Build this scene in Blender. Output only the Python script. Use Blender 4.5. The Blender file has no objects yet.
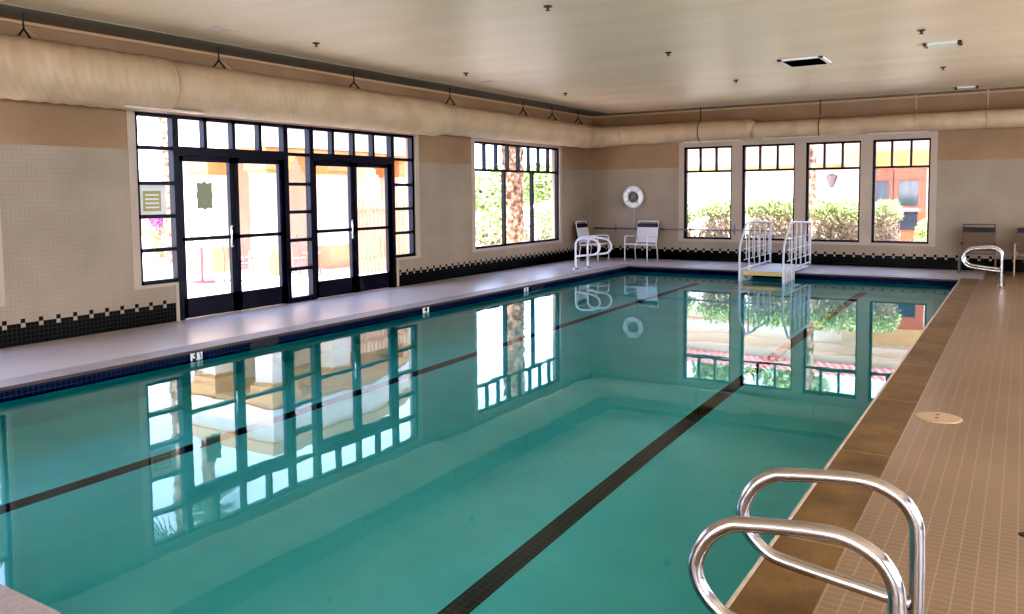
import bpy, math, random
from mathutils import Vector, Matrix
random.seed(7)
PI = math.pi
scn = bpy.context.scene
col = scn.collection
WZ = -0.11                                   # water level

# ------------------------------------------------------------------ helpers
OFF = {}

class MB:
    def __init__(s): s.v = []; s.f = []
    def box(s, x0, x1, y0, y1, z0, z1):
        n = len(s.v)
        s.v += [(x0,y0,z0),(x1,y0,z0),(x1,y1,z0),(x0,y1,z0),(x0,y0,z1),(x1,y0,z1),(x1,y1,z1),(x0,y1,z1)]
        s.f += [tuple(n+i for i in q) for q in ((0,3,2,1),(4,5,6,7),(0,1,5,4),(1,2,6,5),(2,3,7,6),(3,0,4,7))]
        return s
    def obox(s, c, ax, ay, az, hx, hy, hz):
        n = len(s.v); c = Vector(c)
        for k in (-1,1):
            for a,b in ((-1,-1),(1,-1),(1,1),(-1,1)):
                s.v.append(tuple(c + ax*hx*a + ay*hy*b + az*hz*k))
        s.f += [tuple(n+i for i in q) for q in ((0,3,2,1),(4,5,6,7),(0,1,5,4),(1,2,6,5),(2,3,7,6),(3,0,4,7))]
        return s
    def quad(s, a, b, c, d):
        n = len(s.v); s.v += [tuple(a),tuple(b),tuple(c),tuple(d)]; s.f.append((n,n+1,n+2,n+3)); return s
    def tube(s, pts, r, seg=10, cap=True, closed=False):
        pts = [Vector(p) for p in pts]; N = len(pts)
        rr = r if isinstance(r, (list,tuple)) else [r]*N
        n0 = len(s.v); up = None
        for i, p in enumerate(pts):
            if closed: t = pts[(i+1)%N] - pts[i-1]
            else: t = pts[min(i+1,N-1)] - pts[max(i-1,0)]
            t.normalize()
            if up is None:
                up = Vector((0,0,1)) if abs(t.z) < .9 else Vector((0,1,0))
            a = (up - t*up.dot(t))
            if a.length < 1e-4: a = t.orthogonal()
            a.normalize(); up = a; b = t.cross(a)
            for k in range(seg):
                th = 2*PI*k/seg
                s.v.append(tuple(p + (a*math.cos(th) + b*math.sin(th))*rr[i]))
        M = N if closed else N-1
        for i in range(M):
            for k in range(seg):
                a0 = n0+i*seg+k; a1 = n0+i*seg+(k+1)%seg
                j = ((i+1)%N)
                b0 = n0+j*seg+k; b1 = n0+j*seg+(k+1)%seg
                s.f.append((a0,a1,b1,b0))
        if cap and not closed:
            s.f.append(tuple(n0+k for k in range(seg))[::-1]); s.f.append(tuple(n0+(N-1)*seg+k for k in range(seg)))
        return s
    def cyl(s, x, y, z0, z1, r, r2=None, seg=24):
        return s.tube([(x,y,z0),(x,y,z1)], [r, r if r2 is None else r2], seg)
    def lathe(s, c, prof, seg=32, axis='z'):
        # prof: list of (r, h)
        n0 = len(s.v); c = Vector(c)
        for r, h in prof:
            for k in range(seg):
                th = 2*PI*k/seg; a, b = r*math.cos(th), r*math.sin(th)
                s.v.append(tuple(c + (Vector((a,b,h)) if axis=='z' else Vector((a,h,b)) if axis=='y' else Vector((h,a,b)))))
        for i in range(len(prof)-1):
            for k in range(seg):
                s.f.append((n0+i*seg+k, n0+i*seg+(k+1)%seg, n0+(i+1)*seg+(k+1)%seg, n0+(i+1)*seg+k))
        return s
    def build(s, name, mat, parent=None, smooth=False, bevel=0, base=None):
        o0 = Vector(OFF.get(parent.name, (0,0,0))) if parent else Vector((0,0,0))
        b = Vector(base) if (base and not parent) else Vector((0,0,0))
        me = bpy.data.meshes.new(name)
        me.from_pydata([tuple(Vector(v)-o0-b) for v in s.v], [], s.f); me.update()
        if smooth:
            me.polygons.foreach_set('use_smooth', [True]*len(me.polygons))
        me.materials.append(mat)
        o = bpy.data.objects.new(name, me); col.objects.link(o)
        if parent: o.parent = parent
        else: o.location = b
        OFF[o.name] = tuple(o0+b)
        if bevel:
            m = o.modifiers.new('bevel','BEVEL'); m.width = bevel; m.segments = 2; m.limit_method = 'ANGLE'
        return o

def smooth_path(P, n=8, closed=False):
    P = [Vector(p) for p in P]; out = []; N = len(P)
    for i in range(N if closed else N-1):
        if closed: a,b,c,d = P[i-1],P[i],P[(i+1)%N],P[(i+2)%N]
        else: a,b,c,d = P[max(i-1,0)],P[i],P[i+1],P[min(i+2,N-1)]
        for k in range(n):
            t = k/n
            out.append(.5*((2*b)+(c-a)*t+(2*a-5*b+4*c-d)*t*t+(3*b-a-3*c+d)*t**3))
    if not closed: out.append(P[-1])
    return out

def tag(o, label=None, cat=None, group=None, kind=None):
    if label: o['label'] = label
    if cat: o['category'] = cat
    if group: o['group'] = group
    if kind: o['kind'] = kind
    return o

def empty(name, loc=(0,0,0), label=None, cat=None, group=None, kind=None):
    o = bpy.data.objects.new(name, None); col.objects.link(o); o.location = loc
    o.empty_display_size = .1
    OFF[o.name] = tuple(loc)
    return tag(o, label, cat, group, kind)

def copy_tree(o, parent=None):
    c = o.copy(); col.objects.link(c)
    if parent: c.parent = parent
    for ch in list(o.children): copy_tree(ch, c)
    return c

# ------------------------------------------------------------------ materials
class NT:
    def __init__(s, name):
        s.m = bpy.data.materials.new(name); s.m.use_nodes = True
        s.t = s.m.node_tree; s.n = s.t.nodes; s.l = s.t.links
        s.b = s.n['Principled BSDF']; s.out = s.n['Material Output']
        s._p = None
    def node(s, typ, **kw):
        x = s.n.new(typ)
        for k, v in kw.items(): setattr(x, k, v)
        return x
    def set(s, sock, v):
        if hasattr(v, 'is_output') or isinstance(v, bpy.types.NodeSocket): s.l.new(v, sock)
        else: sock.default_value = v
    def math(s, op, a, b=None, c=None):
        x = s.node('ShaderNodeMath', operation=op); s.set(x.inputs[0], a)
        if b is not None: s.set(x.inputs[1], b)
        if c is not None: s.set(x.inputs[2], c)
        return x.outputs[0]
    def pos(s):
        if s._p is None:
            g = s.node('ShaderNodeNewGeometry'); sp = s.node('ShaderNodeSeparateXYZ'); s.l.new(g.outputs['Position'], sp.inputs[0]); s._p = (g, sp)
        return s._p[1].outputs
    def noise(s, scale, detail=3, vec=None, rough=.5):
        x = s.node('ShaderNodeTexNoise'); x.inputs['Scale'].default_value = scale; x.inputs['Detail'].default_value = detail
        x.inputs['Roughness'].default_value = rough
        if vec is None: s.pos(); vec = s._p[0].outputs['Position']
        s.l.new(vec, x.inputs['Vector']); return x.outputs['Fac']
    def ramp(s, fac, stops):
        x = s.node('ShaderNodeValToRGB'); e = x.color_ramp.elements
        while len(e) < len(stops): e.new(.5)
        for i, (p, c) in enumerate(stops): e[i].position = p; e[i].color = (*c, 1)
        s.l.new(fac, x.inputs[0]); return x.outputs[0]
    def mix(s, fac, a, b):
        x = s.node('ShaderNodeMix', data_type='RGBA'); s.set(x.inputs[0], fac)
        for k, v in ((6,a),(7,b)):
            if isinstance(v, tuple): x.inputs[k].default_value = (*v[:3], 1)
            else: s.l.new(v, x.inputs[k])
        return x.outputs[2]
    def bump(s, h, strength=.3, dist=.01):
        x = s.node('ShaderNodeBump'); x.inputs['Strength'].default_value = strength; x.inputs['Distance'].default_value = dist
        s.l.new(h, x.inputs['Height']); s.l.new(x.outputs[0], s.b.inputs['Normal'])
    def line(s, coord, size, w, off=0.):
        # 1 in the grout line, 0 on the tile
        f = s.math('FRACT', s.math('DIVIDE', s.math('ADD', coord, off), size))
        return s.math('LESS_THAN', f, w)
    def base(s, c):
        if isinstance(c, tuple): s.b.inputs['Base Color'].default_value = (*c, 1)
        else: s.l.new(c, s.b.inputs['Base Color'])

def simple(name, c, rough=.5, metal=0, var=0, scale=8, bump=0, spec=.5):
    t = NT(name); t.b.inputs['Roughness'].default_value = rough; t.b.inputs['Metallic'].default_value = metal
    t.b.inputs['Specular IOR Level'].default_value = spec
    if var:
        f = t.noise(scale, 4)
        t.base(t.ramp(f, [(.3, tuple(x*(1-var) for x in c)), (.7, tuple(min(1,x*(1+var)) for x in c))]))
    else: t.base(c)
    if bump: t.bump(t.noise(scale*4, 3), bump)
    return t.m

def wall_mat(name, axis, off):
    t = NT(name); P = t.pos(); a = P[axis]; z = P['Z']; S = .0508
    row = t.math('FLOOR', t.math('DIVIDE', z, S))
    colm = t.math('FLOOR', t.math('DIVIDE', t.math('ADD', a, off), S))
    cm = t.math('SUBTRACT', colm, t.math('MULTIPLY', t.math('FLOOR', t.math('DIVIDE', colm, 4.)), 4.))
    c0 = t.math('LESS_THAN', cm, .5)
    below = t.math('LESS_THAN', row, 4.5)
    r4 = t.math('COMPARE', row, 4., .1); r5 = t.math('COMPARE', row, 5., .1)
    black = t.math('SUBTRACT', below, t.math('MULTIPLY', r4, c0))
    black = t.math('ADD', black, t.math('MULTIPLY', r5, c0))
    g = t.math('MAXIMUM', t.line(a, S, .09, off), t.line(z, S, .09))
    var = t.noise(1.1, 2)
    tile = t.ramp(var, [(.3,(.31,.25,.195)),(.7,(.38,.31,.245))])
    white = t.mix(t.math('MULTIPLY', g, .42), tile, (.21,.17,.135))
    blk = t.mix(t.math('MULTIPLY', g, .8), (.004,.004,.005), (.045,.055,.035))
    c = t.mix(black, white, blk)
    up = t.math('GREATER_THAN', z, 2.30)
    paint = t.ramp(t.noise(.9, 3), [(.3,(.29,.185,.11)),(.7,(.36,.24,.15))])
    c = t.mix(up, c, paint)
    t.base(c)
    t.b.inputs['Roughness'].default_value = .45
    t.b.inputs['Specular IOR Level'].default_value = .18
    return t.m

M = {}
M['wall_y'] = wall_mat('tiled wall along the doors', 'Y', 14.80+.0254+.0508*8)
M['wall_x'] = wall_mat('tiled end wall', 'X', -6.313+.0254+.0508*400)
M['casing'] = simple('cream painted plaster', (.44,.355,.29), .6, var=.05, scale=2)
M['frame'] = simple('dark navy window metal', (.004,.004,.012), .4, spec=.3)
M['chrome'] = simple('polished steel', (.50,.49,.50), .2, 1, var=.04, scale=20)
M['white_metal'] = simple('white coated tube', (.78,.77,.82), .35)
M['grey_metal'] = simple('grey coated rail', (.62,.62,.68), .4)
M['white_plastic'] = simple('white plastic', (.80,.78,.78), .4)
M['black'] = simple('black vinyl', (.012,.012,.016), .5)
M['black_metal'] = simple('black hanger steel', (.015,.013,.012), .5)
M['ceiling'] = None

def ceil_mat():
    t = NT('painted ceiling')
    P = t.pos(); cmb = t.node('ShaderNodeCombineXYZ')
    t.l.new(t.math('MULTIPLY', P['X'], .25), cmb.inputs[0]); t.l.new(t.math('MULTIPLY', P['Y'], 1.3), cmb.inputs[1])
    f = t.noise(1.2, 5, cmb.outputs[0], .6)
    t.base(t.ramp(f, [(.25,(.66,.51,.36)),(.75,(.78,.63,.46))]))
    t.b.inputs['Roughness'].default_value = .42
    t.bump(t.noise(3, 3, cmb.outputs[0]), .06, .02)
    return t.m
M['ceiling'] = ceil_mat()

def duct_mat():
    t = NT('tan fabric wrapped duct')
    w = t.node('ShaderNodeTexWave'); w.inputs['Scale'].default_value = 1.0; w.inputs['Distortion'].default_value = 1.5
    w.bands_direction = 'DIAGONAL'
    P = t.pos(); cmb = t.node('ShaderNodeCombineXYZ')
    t.l.new(t.math('MULTIPLY', t.math('ADD', P['Y'], P['X']), 6.0), cmb.inputs[0]); t.l.new(P['Z'], cmb.inputs[1])
    t.l.new(cmb.outputs[0], w.inputs['Vector'])
    f = t.noise(2.5, 4)
    c = t.ramp(f, [(.3,(.43,.31,.20)),(.7,(.52,.39,.27))])
    t.base(t.mix(t.math('MULTIPLY', w.outputs['Fac'], .06), c, (.36,.26,.17)))
    t.b.inputs['Roughness'].default_value = .6
    t.bump(w.outputs['Fac'], .12, .02)
    return t.m
M['duct'] = duct_mat()

def floor_mat():
    t = NT('ridged deck tile')
    P = t.pos()
    g = t.math('MAXIMUM', t.line(P['X'], .076, .07), t.math('MULTIPLY', t.line(P['Y'], .051, .13), .75))
    n = t.noise(.8, 5); n2 = t.noise(30, 2)
    warm = t.ramp(n, [(.3,(.21,.14,.085)),(.7,(.28,.19,.12))])
    pale = t.ramp(n, [(.3,(.52,.46,.46)),(.7,(.62,.57,.57))])
    # window glare painted as a paler tile colour along the two window sides
    side = t.math('MAXIMUM', t.math('LESS_THAN', P['X'], 1.9), t.math('MULTIPLY', t.math('GREATER_THAN', P['Y'], -1.9), t.math('LESS_THAN', P['X'], 9.1)))
    c = t.mix(side, warm, pale)
    c = t.mix(t.math('MULTIPLY', n2, .15), c, (.2,.15,.12))
    c = t.mix(t.math('MULTIPLY', g, .45), c, (.52,.40,.28))
    t.base(c)
    t.b.inputs['Roughness'].default_value = .3
    t.bump(t.math('SUBTRACT', 1., g), .25, .003)
    return t.m
M['floor'] = floor_mat()

def coping_mat(name, a, b):
    t = NT(name)
    n = t.noise(2.2, 6, rough=.65); n2 = t.noise(60, 2); n3 = t.noise(7, 4)
    c = t.ramp(n, [(.3,a),(.7,b)])
    c = t.mix(t.math('MULTIPLY', n3, .35), c, tuple(x*.45 for x in a))
    c = t.mix(t.math('MULTIPLY', t.math('GREATER_THAN', n2, .62), .3), c, (.05,.04,.03))
    P = t.pos()
    j = t.line(P['Y'], 1.55, .006)
    c = t.mix(t.math('MULTIPLY', j, .5), c, (.5,.42,.3))
    t.base(c); t.b.inputs['Roughness'].default_value = .55
    t.bump(n2, .2, .004)
    return t.m
M['coping'] = coping_mat('brown stained coping', (.10,.055,.018), (.26,.155,.06))
M['coping_glare'] = coping_mat('coping with glare', (.34,.29,.30), (.46,.41,.42))  # brown coping again, with window glare painted into a paler colour
M['nose_dark'] = simple('dark brown coping lip', (.07,.05,.035), .6)
M['nose'] = simple('worn coping edge', (.52,.44,.36), .5, var=.15, scale=15)

def basin_mat():
    t = NT('teal pool plaster')
    P = t.pos(); S = .0508
    n = t.noise(1.2, 4); n2 = t.noise(12, 3)
    c = t.ramp(n, [(.3,(.15,.80,.86)),(.7,(.20,.90,.95))])
    c = t.mix(t.math('MULTIPLY', n2, .08), c, (.02,.3,.3))
    band = t.math('GREATER_THAN', P['Z'], -.24)
    g = t.math('MAXIMUM', t.math('MAXIMUM', t.line(P['X'], S, .1), t.line(P['Y'], S, .1)), t.line(P['Z'], S, .1))
    tl = t.mix(g, (.004,.007,.028), (.03,.045,.09))
    t.base(t.mix(band, c, tl)); t.b.inputs['Specular IOR Level'].default_value = .15
    t.b.inputs['Roughness'].default_value = .5
    return t.m
M['basin'] = basin_mat()

def lane_mat():
    t = NT('black lane tile'); P = t.pos()
    g = t.math('MAXIMUM', t.line(P['X'], .0508, .1, .01), t.line(P['Y'], .0508, .1))
    t.base(t.mix(g, (.006,.006,.008), (.09,.08,.08))); return t.m
M['lane'] = lane_mat()

def water_mat():
    t = NT('still pool water'); t.n.remove(t.b)
    P = t.node('ShaderNodeNewGeometry')
    nz = t.node('ShaderNodeTexNoise'); nz.inputs['Scale'].default_value = 1.6; nz.inputs['Detail'].default_value = 2
    t.l.new(P.outputs['Position'], nz.inputs['Vector'])
    bp = t.node('ShaderNodeBump'); bp.inputs['Strength'].default_value = .05; bp.inputs['Distance'].default_value = .02
    t.l.new(nz.outputs['Fac'], bp.inputs['Height'])
    fr = t.node('ShaderNodeFresnel'); fr.inputs['IOR'].default_value = 1.333
    gl = t.node('ShaderNodeBsdfGlossy'); gl.inputs['Roughness'].default_value = 0.0; gl.inputs['Color'].default_value = (.82,.94,1,1)
    rf = t.node('ShaderNodeBsdfRefraction'); rf.inputs['IOR'].default_value = 1.333; rf.inputs['Roughness'].default_value = 0.0
    rf.inputs['Color'].default_value = (.92,1,1,1)
    for x in (fr, gl, rf): t.l.new(bp.outputs[0], x.inputs['Normal'])
    mx = t.node('ShaderNodeMixShader')
    boost = t.math('MINIMUM', t.math('MULTIPLY', fr.outputs[0], 1.1), 1.)
    t.l.new(boost, mx.inputs[0]); t.l.new(rf.outputs[0], mx.inputs[1]); t.l.new(gl.outputs[0], mx.inputs[2])
    t.l.new(mx.outputs[0], t.out.inputs['Surface'])
    return t.m
M['water'] = water_mat()

def glass_mat():
    t = NT('window glass'); t.n.remove(t.b)
    tr = t.node('ShaderNodeBsdfTransparent'); tr.inputs[0].default_value = (.97,.98,1,1)
    gl = t.node('ShaderNodeBsdfGlossy'); gl.inputs['Roughness'].default_value = 0.0
    mx = t.node('ShaderNodeMixShader'); mx.inputs[0].default_value = .012
    t.l.new(tr.outputs[0], mx.inputs[1]); t.l.new(gl.outputs[0], mx.inputs[2]); t.l.new(mx.outputs[0], t.out.inputs['Surface'])
    return t.m
M['glass'] = glass_mat()

M['stucco'] = simple('white stucco', (.80,.70,.57), .8, var=.05, scale=3)
M['tan'] = simple('tan stucco', (.62,.33,.13), .8, var=.08, scale=3)
M['tan_pale'] = simple('pale tan stucco', (.58,.37,.20), .8, var=.06, scale=3)
M['paving'] = simple('bright plaza paving', (.72,.66,.62), .8, var=.08, scale=1.5)
M['terracotta'] = simple('terracotta door paint', (.42,.085,.03), .6)
M['dark_glass'] = simple('dark door glass', (.03,.04,.05), .1)
M['trunk'] = None
def trunk_mat():
    t = NT('palm bark'); f = t.noise(9, 4)
    t.base(t.ramp(f, [(.35,(.16,.08,.05)),(.5,(.42,.26,.16)),(.65,(.72,.56,.40))])); t.b.inputs['Roughness'].default_value = .9
    t.bump(t.noise(25, 3), .6, .03); return t.m
M['trunk'] = trunk_mat()
def leaf_mat(name, a, b, sc=5):
    t = NT(name); f = t.noise(sc, 3)
    t.base(t.ramp(f, [(.35,a),(.65,b)])); t.b.inputs['Roughness'].default_value = .7; return t.m
M['leaf'] = leaf_mat('green leaves', (.26,.34,.11), (.52,.58,.28))
M['leaf_dark'] = leaf_mat('dark green leaves', (.05,.14,.05), (.14,.30,.12))
M['twig'] = leaf_mat('dry twigs and leaves', (.40,.30,.18), (.78,.66,.48), 8)
M['magenta'] = leaf_mat('magenta blossom', (.5,.04,.3), (.8,.1,.5))
M['fence'] = simple('warm wooden fence', (.66,.40,.26), .8, var=.12, scale=10)
M['pink'] = simple('faded red patio metal', (.55,.14,.12), .6)

def roof_mat():
    t = NT('red clay roof tile'); P = t.pos()
    w = t.math('SINE', t.math('MULTIPLY', P['X'], 2*PI/.24))
    c = t.ramp(t.math('MULTIPLY_ADD', w, .5, .5), [(.1,(.30,.07,.06)),(.6,(.62,.24,.20))])
    t.base(c); t.b.inputs['Roughness'].default_value = .8; return t.m
M['roof'] = roof_mat()

# ------------------------------------------------------------------ room shell
ZC = 3.70
XR, YN = 13.5, -25.5           # right and near walls of the hall
W1 = (-13.10, -7.42); W2 = (-5.446, -1.782); W0 = (-18.40, -14.83)
ZB, ZT = .534, 2.79
XB = [(2.544,3.740),(3.990,5.209),(5.456,6.622),(6.868,8.004)]

def wall_cells(name, mat, fixed, thick, a0, a1, z0, z1, holes, along='y'):
    """one wall slab with rectangular holes (a0,a1,z0,z1)"""
    A = sorted({a0,a1,*[h[0] for h in holes],*[h[1] for h in holes]}); Z = sorted({z0,z1,*[h[2] for h in holes],*[h[3] for h in holes]})
    m = MB(); solid = {}
    for i in range(len(A)-1):
        for j in range(len(Z)-1):
            ca, cz = (A[i]+A[i+1])/2, (Z[j]+Z[j+1])/2
            solid[i,j] = not any(h[0]<ca<h[1] and h[2]<cz<h[3] for h in holes)
    f0, f1 = fixed, fixed+thick
    def P(f, a, z): return (f,a,z) if along=='y' else (a,f,z)
    for (i,j), s in solid.items():
        if not s: continue
        p, q, b, t = A[i],A[i+1],Z[j],Z[j+1]
        m.quad(P(f0,p,b),P(f0,q,b),P(f0,q,t),P(f0,p,t)); m.quad(P(f1,p,b),P(f1,p,t),P(f1,q,t),P(f1,q,b))
        if not solid.get((i-1,j), False): m.quad(P(f0,p,b),P(f0,p,t),P(f1,p,t),P(f1,p,b))
        if not solid.get((i+1,j), False): m.quad(P(f0,q,b),P(f1,q,b),P(f1,q,t),P(f0,q,t))
        if not solid.get((i,j-1), False): m.quad(P(f0,p,b),P(f1,p,b),P(f1,q,b),P(f0,q,b))
        if not solid.get((i,j+1), False): m.quad(P(f0,p,t),P(f0,q,t),P(f1,q,t),P(f1,p,t))
    return tag(m.build(name, mat), kind='structure')

wall_cells('wall_left', M['wall_y'], 0, -.22, YN, 0, 0, ZC, [(*W0,ZB,ZT),(*W1,ZB,ZT),(-12.55,-8.00,0,ZB),(*W2,ZB,ZT)])
wall_cells('wall_back', M['wall_x'], 0, .22, -.22, XR, 0, ZC, [(*x,ZB,ZT) for x in XB], 'x')
RW = [(-22.,-17.),(-15.,-10.),(-8.,-3.)]  # unseen window openings, added for the fill lamps
wall_cells('wall_right', M['wall_y'], XR, .22, YN, .22, 0, ZC, [(*w,ZB,ZT) for w in RW])
wall_cells('wall_near', M['wall_x'], YN, -.22, -.22, XR+.22, 0, ZC, [(1.5,6.,ZB,ZT),(7.5,12.,ZB,ZT)], 'x')  # near wall openings likewise added for fill light
tag(MB().box(-.22,XR+.22,YN-.22,.22,ZC,ZC+.2).build('ceiling', M['ceiling']), kind='structure')

# deck floor with the pool cut out
XL, XRp, YF, YNp = 2.0, 8.764, -2.149, -17.77        # pool inner edges
CO = .277
m = MB()
m.box(-.22, XL-CO, YN-.22, .22, -.15, 0)
m.box(XRp+CO, XR+.22, YN-.22, .22, -.15, 0)
m.box(XL-CO, XRp+CO, YF+CO, .22, -.15, 0)
m.box(XL-CO, XRp+CO, YN-.22, YNp-CO, -.15, 0)
tag(m.build('floor', M['floor']), kind='structure')

# coping
cp = empty('pool_coping', (XRp, -10, 0), 'brown stained coping band around the pool edge', 'coping', kind='structure')
MB().box(XRp-.02,XRp+CO,YNp-CO,YF+CO,-.030,.006).build('coping_slab', M['coping'], cp)
m = MB()
m.box(XL-CO,XL+.02,YNp-CO,YF+CO,-.030,.006)
m.box(XL+.02,XRp-.02,YF-.02,YF+CO,-.030,.006)
m.box(XL+.02,XRp-.02,YNp-CO,YNp+.02,-.030,.006)
m.build('coping_slab', M['coping_glare'], cp)
m = MB()
m.box(XRp-.034,XRp-.018,YNp+.02,YF-.02,-.04,.010)
m.build('coping_edge', M['nose'], cp)
m = MB()
m.box(XL+.018,XL+.026,YNp+.02,YF-.02,-.03,.0)
m.box(XL+.02,XRp-.02,YF-.026,YF-.018,-.03,.0)
m.build('coping_edge', M['nose_dark'], cp)

# basin: shallow 1.1 m at the near end to 1.7 m at the far end
D0, D1 = -1.17, -1.62
def fz(y): return D0 + (D1-D0)*min(1,max(0,(y-YNp)/(YF-YNp)))
b = empty('pool_basin', ((XL+XRp)/2,(YF+YNp)/2,D0), 'teal plastered rectangular swimming pool with dark waterline tile', 'pool', kind='structure')
m = MB(); N = 40
for i in range(N):
    y0 = YNp+(YF-YNp)*i/N; y1 = YNp+(YF-YNp)*(i+1)/N
    m.quad((XL,y0,fz(y0)),(XRp,y0,fz(y0)),(XRp,y1,fz(y1)),(XL,y1,fz(y1)))
    m.quad((XL,y0,fz(y0)),(XL,y1,fz(y1)),(XL,y1,-.001),(XL,y0,-.001))
    m.quad((XRp,y0,fz(y0)),(XRp,y0,-.001),(XRp,y1,-.001),(XRp,y1,fz(y1)))
m.quad((XL,YF,D1),(XRp,YF,D1),(XRp,YF,-.001),(XL,YF,-.001)); m.quad((XL,YNp,D0),(XL,YNp,-.001),(XRp,YNp,-.001),(XRp,YNp,D0))
m.build('basin_shell', M['basin'], b)
for xc in (3.75, 7.10):
    m = MB(); w = .075; y0, y1 = YNp+.25, YF-.25
    m.quad((xc-w,y0,fz(y0)+.004),(xc+w,y0,fz(y0)+.004),(xc+w,y1,fz(y1)+.004),(xc-w,y1,fz(y1)+.004))
    m.build('lane_line', M['lane'], b)
for (ya, yb) in ((-13.05,-12.62),(-6.55,-6.08)):
    MB().box(XL-.05,XL+.006,ya,yb,-.22,-.045).build('skimmer_opening', M['black'], b)
for xa in (XL+.9, XRp-1.3):
    pass

# water
m = MB(); m.quad((XL,YNp,WZ),(XRp,YNp,WZ),(XRp,YF,WZ),(XL,YF,WZ))
tag(m.build('pool_water', M['water']), 'still clear teal water mirroring the windows', 'water', kind='stuff')

# casings (painted surrounds)
def casing(n, boxes):
    m = MB()
    for b_ in boxes: m.box(*b_)
    return tag(m.build(n, M['casing']), kind='structure')
T = .012
casing('trim_1', [(0,T,W1[0]-.11,W1[0],ZB-.04,3.05),(0,T,W1[1],W1[1]+.12,ZB-.04,3.05),(0,T,W1[0],W1[1],ZT,3.05),(0,T,W1[0],-12.55,ZB-.04,ZB),(0,T,-8.0,W1[1],ZB-.04,ZB),(0,T,-12.60,-12.55,0,ZB-.04),(0,T,-8.0,-7.94,0,ZB-.04)])
casing('trim_2', [(0,T,W2[0]-.12,W2[0],ZB-.06,3.05),(0,T,W2[1],W2[1]+.12,ZB-.06,3.05),(0,T,W2[0],W2[1],ZT,3.05),(0,T,W2[0],W2[1],ZB-.06,ZB)])
casing('trim_3', [(0,T,W0[0]-.05,W0[0],ZB-.06,3.05),(0,T,W0[1],W0[1]+.05,ZB-.06,3.05),(0,T,W0[0],W0[1],ZT,3.05),(0,T,W0[0],W0[1],ZB-.06,ZB)])
bx = [(XB[0][0]-.13,XB[3][1]+.13,-T,0,ZT,3.05),(XB[0][0]-.13,XB[0][0],-T,0,ZB-.06,ZT),(XB[3][1],XB[3][1]+.13,-T,0,ZB-.06,ZT),(XB[0][0],XB[3][1],-T,0,ZB-.06,ZB)]
for i in range(3): bx.append((XB[i][1],XB[i+1][0],-T,0,ZB,ZT))
casing('trim_4', bx)
M['crown'] = simple('tan crown strip', (.50,.33,.19), .6)
M['shade_band'] = simple('grey ceiling shade', (.30,.27,.23), .7)  # duct's shade on the ceiling edge, painted as thin grey strips
tag(MB().box(0,.03,YN,-.05,ZC-.045,ZC-.008).build('trim_5', M['crown']), kind='structure')
tag(MB().box(0,XR,-.03,0,ZC-.045,ZC-.008).build('trim_6', M['crown']), kind='structure')

tag(MB().box(0,.70,YN,0,ZC-.008,ZC).build('ceiling_shade_left', M['shade_band']), kind='structure')
tag(MB().box(.70,XR,-.42,0,ZC-.008,ZC).build('ceiling_shade_back', M['shade_band']), kind='structure')
# ------------------------------------------------------------------ windows
FW = .045; FD = .10
def win_left(n, W, ntop, nlow, label):
    y0, y1 = W
    w = empty(n, (0,(y0+y1)/2,ZB), kind='structure')
    X0, X1 = -.11, -.03
    m = MB()
    m.box(X0,X1,y0,y0+FW,ZB,ZT).box(X0,X1,y1-FW,y1,ZB,ZT).box(X0,X1,y0,y1,ZB,ZB+FW).box(X0,X1,y0,y1,ZT-FW,ZT)
    m.box(X0,X1+.01,y0,y1,2.17,2.22)
    for i in range(1, nlow): c = y0+(y1-y0)*i/nlow; m.box(X0,X1,c-.03,c+.03,ZB,2.2)
    for i in range(1, ntop): c = y0+(y1-y0)*i/ntop; m.box(X0,X1,c-.022,c+.022,2.2,ZT)
    m.build('window_frame', M['frame'], w)
    g = MB(); g.quad((-.09,y0,ZB),(-.09,y1,ZB),(-.09,y1,ZT),(-.09,y0,ZT)); g.build('glass_pane', M['glass'], w)
    return w
win_left('window_1', W2, 8, 3, '')
win_left('window_2', W0, 8, 3, '')
for i, (x0, x1) in enumerate(XB):
    w = empty(f'window_{i+3}', ((x0+x1)/2,0,ZB), kind='structure')
    m = MB(); Y0, Y1 = .03, .13
    m.box(x0,x0+FW+.01,Y0,Y1,ZB,ZT).box(x1-FW+.01,x1,Y0,Y1,ZB,ZT).box(x0,x1,Y0,Y1,ZB,ZB+FW).box(x0,x1,Y0,Y1,ZT-FW,ZT).box(x0,x1,Y0-.01,Y1,2.165,2.215)
    for k in (1,2): c = x0+(x1-x0)*k/3; m.box(c-.022,c+.022,Y0,Y1,2.2,ZT)
    m.build('window_frame', M['frame'], w)
    g = MB(); g.quad((x0,.09,ZB),(x1,.09,ZB),(x1,.09,ZT),(x0,.09,ZT)); g.build('glass_pane', M['glass'], w)

# door screen on the left wall: two double doors in a glazed screen
w = empty('window_7', (0,(W1[0]+W1[1])/2,0), kind='structure')
X0, X1 = -.12, -.02
C0, C1, C2, C3 = -12.50, -10.56, -10.02, -8.03     # door bays
m = MB()
m.box(X0,X1,W1[0],W1[0]+.05,ZB,ZT).box(X0,X1,W1[1]-.05,W1[1],ZB,ZT).box(X0,X1,W1[0],W1[1],ZT-.05,ZT)
m.box(X0,X1,W1[0],C0,ZB,ZB+.05).box(X0,X1,C3,W1[1],ZB,ZB+.05)
for c in (C0,C1,C2,C3): m.box(X0,X1+.01,c-.045,c+.045,0,ZT)
m.box(X0,X1+.012,C0,C1,2.24,2.37).box(X0,X1+.012,C2,C3,2.24,2.37)
for (a,b_) in ((W1[0],C0),(C1,C2),(C3,W1[1])):
    for z in (2.335,1.87,1.43,.985): m.box(X0,X1,a,b_,z-.025,z+.025)
m.box(X0,X1,C1,C2,.505,.555).box(X0,X1,C1,C2,0,.08)
for (a,b_) in ((C0,C1),(C2,C3)):
    for k in (1,2,3): c = a+(b_-a)*k/4; m.box(X0,X1,c-.028,c+.028,2.36,ZT)
m.build('screen_frame', M['frame'], w)
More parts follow.
